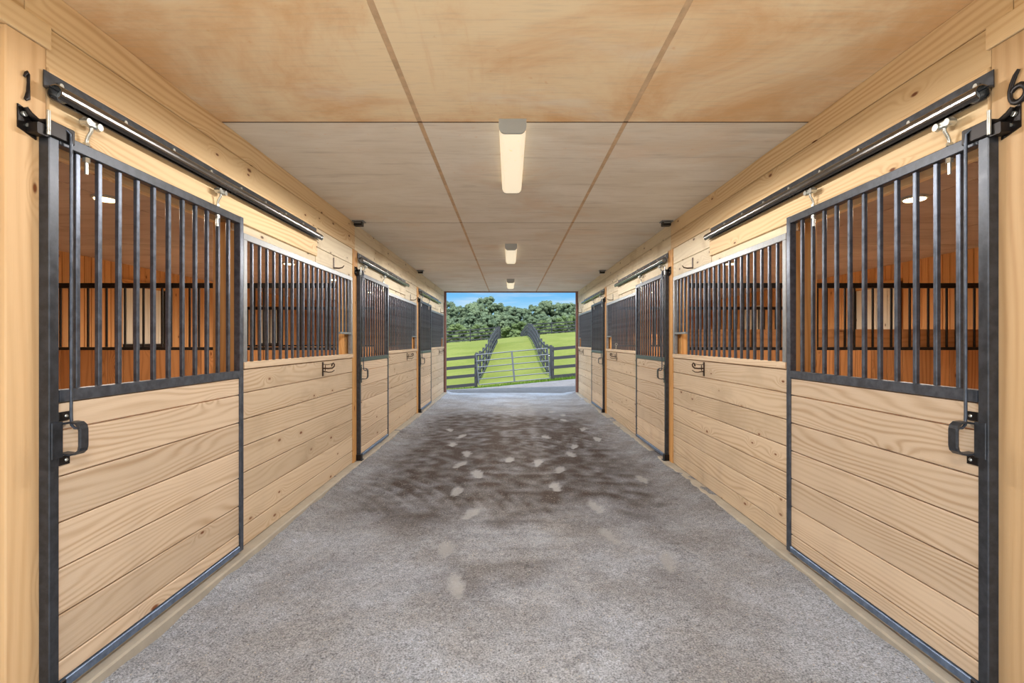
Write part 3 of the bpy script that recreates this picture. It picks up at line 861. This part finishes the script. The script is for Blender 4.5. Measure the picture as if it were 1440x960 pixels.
# ------------------------------------------------------------------ outside
PROF = [(-60, -0.3), (-8, -0.2), (-1.0, -0.06), (12.0, -0.06), (13.2, -0.03), (16, -0.13), (19.5, -0.36), (25, -0.32), (29.3, 0.0), (35, 0.7), (42.5, 1.3), (50, 1.68), (56, 1.86), (61, 1.86), (70, 1.4), (85, 0.5), (100, 0), (160, 0)]
def prof(y):
    for (a, za), (b, zb) in zip(PROF, PROF[1:]):
        if y <= b:
            t = (y-a)/(b-a); t = t*t*(3-2*t)*0.35+t*0.65; return za+(zb-za)*t
    return PROF[-1][1]
def gz(x, y):
    return prof(y)+0.1*10*math.tanh(x/10)*smooth(13, 19.5, y)*(1-0.6*smooth(65, 100, y))
def grid(name, xs, ys, zf, m, attrs=()):
    nx, ny = len(xs), len(ys)
    vs = [(x, y, zf(x, y)) for y in ys for x in xs]
    fs = [(j*nx+i, j*nx+i+1, (j+1)*nx+i+1, (j+1)*nx+i) for j in range(ny-1) for i in range(nx-1)]
    me = bpy.data.meshes.new(name); me.from_pydata(vs, [], fs)
    me.polygons.foreach_set('use_smooth', [True]*len(fs)); me.materials.append(m); me.update()
    o = bpy.data.objects.new(name, me); C.objects.link(o); return struct(o)
def frange(a, b, n): return [a+(b-a)*i/n for i in range(n+1)]
grid('lawn', frange(-60, 60, 120), frange(18.6, 150, 160), lambda x, y: gz(x, y)-0.02+0.02*mnoise.noise(Vector((x*1.3, y*1.3, 0))), M['grass'])
def drive_edge(x): return 18.85+0.04*x+0.15*mnoise.noise(Vector((x*0.8, 3.0, 0)))
def mk_drive():
    xs = frange(-40, 40, 160); n = 26
    vs = []; fs = []
    for i, x in enumerate(xs):
        e = drive_edge(x)
        for j in range(n+1):
            y = YEND+0.25+(e-(YEND+0.25))*j/n
            vs.append((x, y, gz(x, y)+0.012+0.01*mnoise.noise(Vector((x*2, y*2, 1)))))
    for i in range(len(xs)-1):
        for j in range(n):
            a = i*(n+1)+j; fs.append((a, a+n+1, a+n+2, a+1))
    me = bpy.data.meshes.new('driveway'); me.from_pydata(vs, [], fs); me.polygons.foreach_set('use_smooth', [True]*len(fs)); me.materials.append(M['drive']); me.update()
    o = bpy.data.objects.new('driveway', me); C.objects.link(o); struct(o)
mk_drive()
grid('ground', frange(-40, 40, 40), frange(-40, YNEAR-0.15, 30), lambda x, y: prof(y)+0.03, M['concrete'])

# four-board fences
def board_fence(name, pts, label, posth=1.38, facing=1, ends=True):
    """pts: post positions; posts and boards each a part"""
    R0 = (pts[0][0], pts[0][1], gz(*pts[0]))
    root = empty(name, R0, label, 'fence', 'black four-board paddock fences')
    for (x, y) in pts:
        z = gz(x, y); mb = MB(R0)
        mb.tube([(x, y, z-0.1), (x, y, z+posth-0.02), (x, y, z+posth)], [0.062, 0.06, 0.05], 10)
        mb.build('post', M['fencepaint'], root)
    for (a, b) in zip(pts, pts[1:]):
        d = Vector((b[0]-a[0], b[1]-a[1], 0)).normalized(); nrm = Vector((-d.y, d.x, 0))*facing
        za, zb = gz(*a), gz(*b)
        for h in (0.16, 0.53, 0.90, 1.27):
            mb = MB(R0); off = nrm*0.062
            v = []
            for (q, z) in ((a, za), (b, zb)):
                for dn in (0, 0.025):
                    for dz in (-0.062, 0.062):
                        p = Vector((q[0], q[1], z+h+dz))+off+nrm*dn; v.append(tuple(p))
            mb._add(v, [[0, 1, 5, 4], [2, 6, 7, 3], [1, 3, 7, 5], [0, 4, 6, 2], [0, 2, 3, 1], [4, 5, 7, 6]], [[(0, 0)]*4]*6)
            mb.build('board', M['fencepaint'], root)
    return root
board_fence('board_fence', [(-1.36, 19.5), (-3.8, 19.45), (-6.2, 19.4), (-8.6, 19.35)], 'black four-board fence along the driveway, left of the tube gate', facing=1)
board_fence('board_fence', [(1.71, 19.5), (4.1, 19.5), (6.5, 19.5), (8.9, 19.5)], 'black four-board fence along the driveway, right of the tube gate', facing=-1)
def lerp_row(x0, x1, y0, y1, st):
    out = []; y = y0
    while y <= y1: out.append((x0+(x1-x0)*(y-y0)/(y1-y0), y)); y += st
    return out
board_fence('board_fence', [(-1.5, 21.9)]+lerp_row(-1.5, -1.15, 24.4, 46, 2.44), 'dark board fence climbing the left side of the grass lane', facing=-1)
board_fence('board_fence', lerp_row(-1.2, -1.35, 55, 72, 2.44), 'distant brown fence beyond the lane crest, on its left side', facing=-1)
board_fence('board_fence', lerp_row(1.85, 2.02, 21.9, 54.5, 2.44), 'dark board fence climbing the right side of the grass lane', facing=1)
board_fence('board_fence', lerp_row(2.1, 1.7, 56.9, 74, 2.44), 'distant brown fence beyond the lane crest, on its right side', facing=1)
board_fence('board_fence', [(-1.3, 53.6), (-4.4, 54), (-7.5, 54.2), (-10.6, 54.4), (-13.7, 54.6)], 'thin black fence crossing the hill above the left paddock', facing=1)
board_fence('board_fence', [(2.2, 56.4), (5.0, 58), (7.9, 58.6), (10.9, 59.2), (13.9, 59.8)], 'thin black fence crossing the hill above the right paddock', facing=-1)

# tube gate, hung a little askew
def make_gate():
    x0, x1 = -1.24, 1.61
    R0 = (x0, 19.42, gz(x0, 19.42)+0.13)
    root = empty('tube_gate', R0, 'grey six-rail tubular steel gate closing the grass lane', 'gate')
    root.rotation_euler = (0, -math.atan2(0.262, x1-x0), 0)
    wd = math.hypot(x1-x0, 0.262); hs = [0.0, 0.22, 0.46, 0.70, 0.95, 1.20]
    for h in hs:
        mb = MB(); mb.tube([(0, 0, h), (wd, 0, h)], 0.021, 10); mb.build('rail', M['gatepaint'], root)
    for x in (0.0, wd):
        mb = MB(); mb.tube([(x, 0, -0.01), (x, 0, 1.21)], 0.024, 10); mb.build('end_upright', M['gatepaint'], root)
    mb = MB(); mb.bar((wd/2-0.035, -0.028, -0.01), (wd/2+0.035, -0.021, 1.215), 'z', c=0.002); mb.build('centre_brace', M['gatepaint'], root)
    mb = MB(); mb.tube([(-0.005, 0, 0.93), (-0.06, 0, 0.93)], 0.02, 8); mb.build('hinge', M['iron'], root)
    mb = MB(); mb.tube([(wd+0.005, 0, 0.9), (wd+0.05, 0, 0.9)], 0.014, 8); mb.build('latch_chain', M['zinc'], root)
make_gate()

# grass blades along fence feet (nobody could count them)
def make_blades():
    mb = MB(); rnd = random.Random(3)
    for i in range(9000):
        x = rnd.uniform(-9, 10)
        t = rnd.random()
        y = drive_edge(x)+rnd.random()**1.6*1.5-0.06
        hgt = rnd.uniform(0.05, 0.11)
        if x > 0.6: hgt *= 1+1.4*smooth(0.6, 2.4, x)*rnd.random()
        z = gz(x, y)-0.02; a = rnd.uniform(0, PI); w = 0.012
        dx, dy = math.cos(a)*w, math.sin(a)*w; lx, ly = rnd.uniform(-0.5, 0.5)*hgt, rnd.uniform(-0.5, 0.5)*hgt
        mb._add([(x-dx, y-dy, z), (x+dx, y+dy, z), (x+lx, y+ly, z+hgt)], [[0, 1, 2]], [[(0, 0)]*3])
    o = mb.build('grass', M['blade']); tag(o, 'bright green grass tufts along the edge of the driveway', 'grass', kind='stuff')
make_blades()

# trees
def ico():
    t = (1+5**0.5)/2
    v = [(-1, t, 0), (1, t, 0), (-1, -t, 0), (1, -t, 0), (0, -1, t), (0, 1, t), (0, -1, -t), (0, 1, -t), (t, 0, -1), (t, 0, 1), (-t, 0, -1), (-t, 0, 1)]
    f = [(0, 11, 5), (0, 5, 1), (0, 1, 7), (0, 7, 10), (0, 10, 11), (1, 5, 9), (5, 11, 4), (11, 10, 2), (10, 7, 6), (7, 1, 8), (3, 9, 4), (3, 4, 2), (3, 2, 6), (3, 6, 8), (3, 8, 9), (4, 9, 5), (2, 4, 11), (6, 2, 10), (8, 6, 7), (9, 8, 1)]
    v = [Vector(p).normalized() for p in v]
    cache = {}; nf = []
    def mid(a, b):
        k = (min(a, b), max(a, b))
        if k not in cache: v.append(((v[a]+v[b])/2).normalized()); cache[k] = len(v)-1
        return cache[k]
    for a, b, c in f:
        ab, bc, ca = mid(a, b), mid(b, c), mid(c, a); nf += [(a, ab, ca), (b, bc, ab), (c, ca, bc), (ab, bc, ca)]
    return v, nf
IV, IF = ico()
def crown_mesh(name, seed, hgt, rad, z0, m, nblob=120, nleaf=6500, leaf=0.42, tall=1.0):
    """crown of many lumpy leaf masses with loose leaf sprays on them"""
    rnd = random.Random(seed); mb = MB()
    ch = hgt-z0
    blobs = []
    for i in range(nblob):
        t = rnd.random(); ang = rnd.uniform(0, 2*PI)
        prof_r = rad*math.sin(PI*(0.12+0.80*t))**0.75
        rr = prof_r*(0.45+0.5*rnd.random()**0.5)
        c = Vector((rr*math.cos(ang), rr*math.sin(ang), z0+ch*(0.08+0.84*t)))
        r = rad*rnd.uniform(0.13, 0.27)*(1.0-0.3*t)
        blobs.append((c, r))
        vs = []
        for p in IV:
            k = 1+0.45*mnoise.noise(p*2.2+Vector((i*3.1, seed, 0)))
            vs.append(tuple(c+Vector((p.x*r*k, p.y*r*k, p.z*r*k*0.8))))
        mb._add(vs, [list(f) for f in IF], [[(0, 0)]*3]*len(IF), 0.5, False)
    for i in range(nleaf):
        c, r = rnd.choice(blobs)
        d = Vector((rnd.gauss(0, 1), rnd.gauss(0, 1), rnd.gauss(0, 1)+0.3)).normalized()
        p = c+d*r*rnd.uniform(0.85, 1.22)
        a = Vector((rnd.gauss(0, 1), rnd.gauss(0, 1), rnd.gauss(0, 1))).normalized(); b = a.cross(d).normalized() if abs(a.dot(d)) < 0.95 else Vector((1, 0, 0))
        sz = leaf*rnd.uniform(0.6, 1.3)
        mb._add([tuple(p-a*sz*0.5), tuple(p+b*sz*0.32), tuple(p+a*sz*0.5), tuple(p-b*sz*0.32)], [[0, 1, 2, 3]], [[(0, 0)]*4])
    return mb
def make_tree(kind, seed, hgt, rad, z0, m, nm='tree', **k):
    root = bpy.data.objects.new(nm, None); C.objects.link(root)
    crown_mesh('crown', seed, hgt, rad, z0, m, **k).build('crown', m, root)
    mb = MB(); mb.tube([(0, 0, -0.3), (0.05, 0.02, z0+0.5), (0.15, 0, z0+(hgt-z0)*0.5)], [0.28*hgt/12, 0.2*hgt/12, 0.08], 10)
    for q in range(4):
        a = q*1.7+seed; mb.tube([(0.05, 0, z0+0.3), (math.cos(a)*rad*0.4, math.sin(a)*rad*0.4, z0+(hgt-z0)*0.42)], [0.1, 0.04], 8)
    mb.build('trunk', M['bark'], root)
    return root
protos = [make_tree(i, 11+i, 12.0, 3.4+0.5*(i % 3), 1.2, M['leaf']) for i in range(4)]
used = [False]*4
SIL = [(560, 424), (585, 428), (607, 422), (628, 421), (643, 427), (655, 434), (668, 424), (684, 415), (698, 424), (711, 428), (724, 430), (737, 432), (752, 427), (769, 421), (783, 425), (797, 424), (811, 424), (832, 420), (858, 426), (880, 422)]
tl = []
for i, (px, py) in enumerate(SIL):
    Y = 124+7*math.sin(i*2.9); tl.append((px, py, Y, 'back'))
for i, (px, py) in enumerate([(575, 440), (600, 446), (622, 441), (641, 445), (662, 443), (683, 441), (702, 440), (722, 443), (744, 442), (762, 440), (780, 443), (800, 441), (820, 444), (845, 440)]):
    tl.append((px, py, 106+4*math.sin(i*2.3), 'mid'))
order = ['first', 'second', 'third', 'fourth', 'fifth', 'sixth', 'seventh', 'eighth', 'ninth', 'tenth', 'eleventh', 'twelfth', 'thirteenth', 'fourteenth', 'fifteenth', 'sixteenth', 'seventeenth', 'eighteenth', 'nineteenth', 'twentieth']
cnt = {'back': 0, 'mid': 0}
for i, (px, py, Y, row) in enumerate(tl):
    X = (px-717)*Y/683; top = 1.38+(480-py)*Y/683; z = gz(X, Y)-0.2
    pi = i % 4
    if used[pi]: o = copy_tree(protos[pi], (X, Y, z))
    else: o = protos[pi]; used[pi] = True; o.location = (X, Y, z)
    sc = (top-z)/12.0
    wsc = sc*(1.05 if row == 'back' else 1.15)
    o.scale = (wsc, wsc, sc); o.rotation_euler = (0, 0, i*2.4)
    w = order[cnt[row]]; cnt[row] += 1
    if 628 < px < 811:
        lb = ('tall skyline tree beyond the pasture, %s from left, back row' if row == 'back' else 'bushy green tree below the skyline, %s from left, nearer row') % w
    else:
        lb = 'green tree of the wood, hidden to the side of the opening'
    tag(o, lb, 'tree', 'trees of the wood beyond the pasture')
# paler bushes nearer the lane
bp = make_tree(9, 31, 4.0, 2.6, 0.1, M['leaf2'], 'shrub', nblob=40, nleaf=1800, leaf=0.2)
for i, (px, ytop, Y, w, lb) in enumerate([(731, 452, 82, 1.25, 'rounded pale green shrub over the lane crest'), (722, 468, 78, 0.8, 'low leafy shrub filling the gap at the end of the lane'),
        (707, 466, 86, 0.7, 'low shrub behind the left lane fence at the crest'), (642, 455, 80, 1.0, 'pale shrub in front of the wood above the left paddock'), (797, 443, 82, 1.0, 'pale yellow-green shrub in front of the wood above the right paddock'),
        (762, 450, 90, 0.9, 'pale shrub behind the right lane fence'), (676, 456, 88, 1.0, 'green shrub behind the left cross fence near the lane corner')]):
    X = (px-717)*Y/683; z = gz(X, Y)-0.15; top = 1.38+(480-ytop)*Y/683
    o = bp if i == 0 else copy_tree(bp, (0, 0, 0))
    o.location = (X, Y, z); sc = max(0.25, (top-z)/4.0); o.scale = (w*max(sc, 0.6), w*max(sc, 0.6), sc); o.rotation_euler = (0, 0, i*1.3)
    tag(o, lb, 'shrub', 'shrubs in front of the wood')

# ------------------------------------------------------------------ light
w = bpy.data.worlds.new('world'); SCN.world = w; w.use_nodes = True
nt = w.node_tree; nt.nodes.clear(); g = G(nt)
tc = g.n('ShaderNodeTexCoord').outputs['Generated']
sp = g.n('ShaderNodeSeparateXYZ'); g.put(sp.inputs[0], tc)
cr = g.n('ShaderNodeValToRGB'); nt.links.new(sp.outputs[2], cr.inputs[0])
el = cr.color_ramp.elements
el[0].position = 0.0; el[0].color = (0.50, 0.78, 0.98, 1)
el[1].position = 1.0; el[1].color = (0.55, 0.75, 1.0, 1)
for p, c in ((0.06, (0.38, 0.72, 0.98, 1)), (0.105, (0.13, 0.50, 0.95, 1)), (0.16, (0.18, 0.50, 0.95, 1)), (0.30, (0.80, 0.90, 1.0, 1))):
    e = el.new(p); e.color = c
cl = g.noise(g.xyz(g.m('MULTIPLY', sp.outputs[0], 3.0), g.m('MULTIPLY', sp.outputs[1], 3.0), g.m('MULTIPLY', sp.outputs[2], 26.0)), 1.6, 5.0, 0.6)
col = g.mix(g.m('MULTIPLY', g.ss(cl, 0.48, 0.78), 0.55), cr.outputs[0], (0.85, 0.93, 1.0, 1))
bg = g.n('ShaderNodeBackground'); nt.links.new(col, bg.inputs[0])
nt.links.new(g.m('MULTIPLY_ADD', g.ss(sp.outputs[2], 0.13, 0.5), SKYUP if 'SKYUP' in globals() else 2.2, 0.95), bg.inputs[1])
wo = g.n('ShaderNodeOutputWorld'); nt.links.new(bg.outputs[0], wo.inputs[0])

def lamp(name, kind, loc, power, col, rot=None, **k):
    l = bpy.data.lights.new(name, kind); l.energy = power; l.color = col
    for a, v in k.items(): setattr(l, a, v)
    o = bpy.data.objects.new(name, l); C.objects.link(o); o.location = loc
    if rot: o.rotation_euler = rot
    return o
sun = lamp('sun', 'SUN', (0, -10, 30), 7.0, (1.0, 0.96, 0.90), angle=math.radians(3))
sd_ = Vector((-0.06, 0.63, -0.775)); sun.rotation_euler = sd_.to_track_quat('-Z', 'Y').to_euler()
WARM = (1.0, 0.96, 0.915); LAMPW = 40.0; PUCKW = 125.0
for k in (-1, 0, 1, 2):  # first set is unseen behind the camera, added for fill without a fixture
    for dy in (-0.4, 0.0, 0.4):
        lamp('aisle_and_fill_lamp', 'SPOT', (LX, 3.41+P*k+dy, CEIL-0.10), LAMPW, WARM, rot=(0, 0, 0), shadow_soft_size=0.0, spot_size=math.radians(178), spot_blend=0.15)
for (x, y, z) in PUCKS:
    lamp('stall_lamp', 'SPOT', (x, y, z-0.04), PUCKW, (1.0, 0.87, 0.70), rot=(0, 0, 0), shadow_soft_size=0.0, spot_size=math.radians(172), spot_blend=0.8)

# ------------------------------------------------------------------ camera
cam = bpy.data.cameras.new('camera'); co = bpy.data.objects.new('camera', cam); C.objects.link(co)
cam.sensor_width = 36.0; cam.lens = 683.0/1440*36; cam.shift_x = 3.0/1440; cam.clip_end = 600; cam.clip_start = 0.05
co.location = (0, 0, 1.38); co.rotation_euler = (PI/2, 0, 0)
SCN.camera = co
vs_ = SCN.view_settings
vs_.view_transform = 'Standard'; vs_.look = 'None'; vs_.gamma = 1.0; vs_.exposure = 0.07
try: vs_.use_curve_mapping = False
except Exception: pass
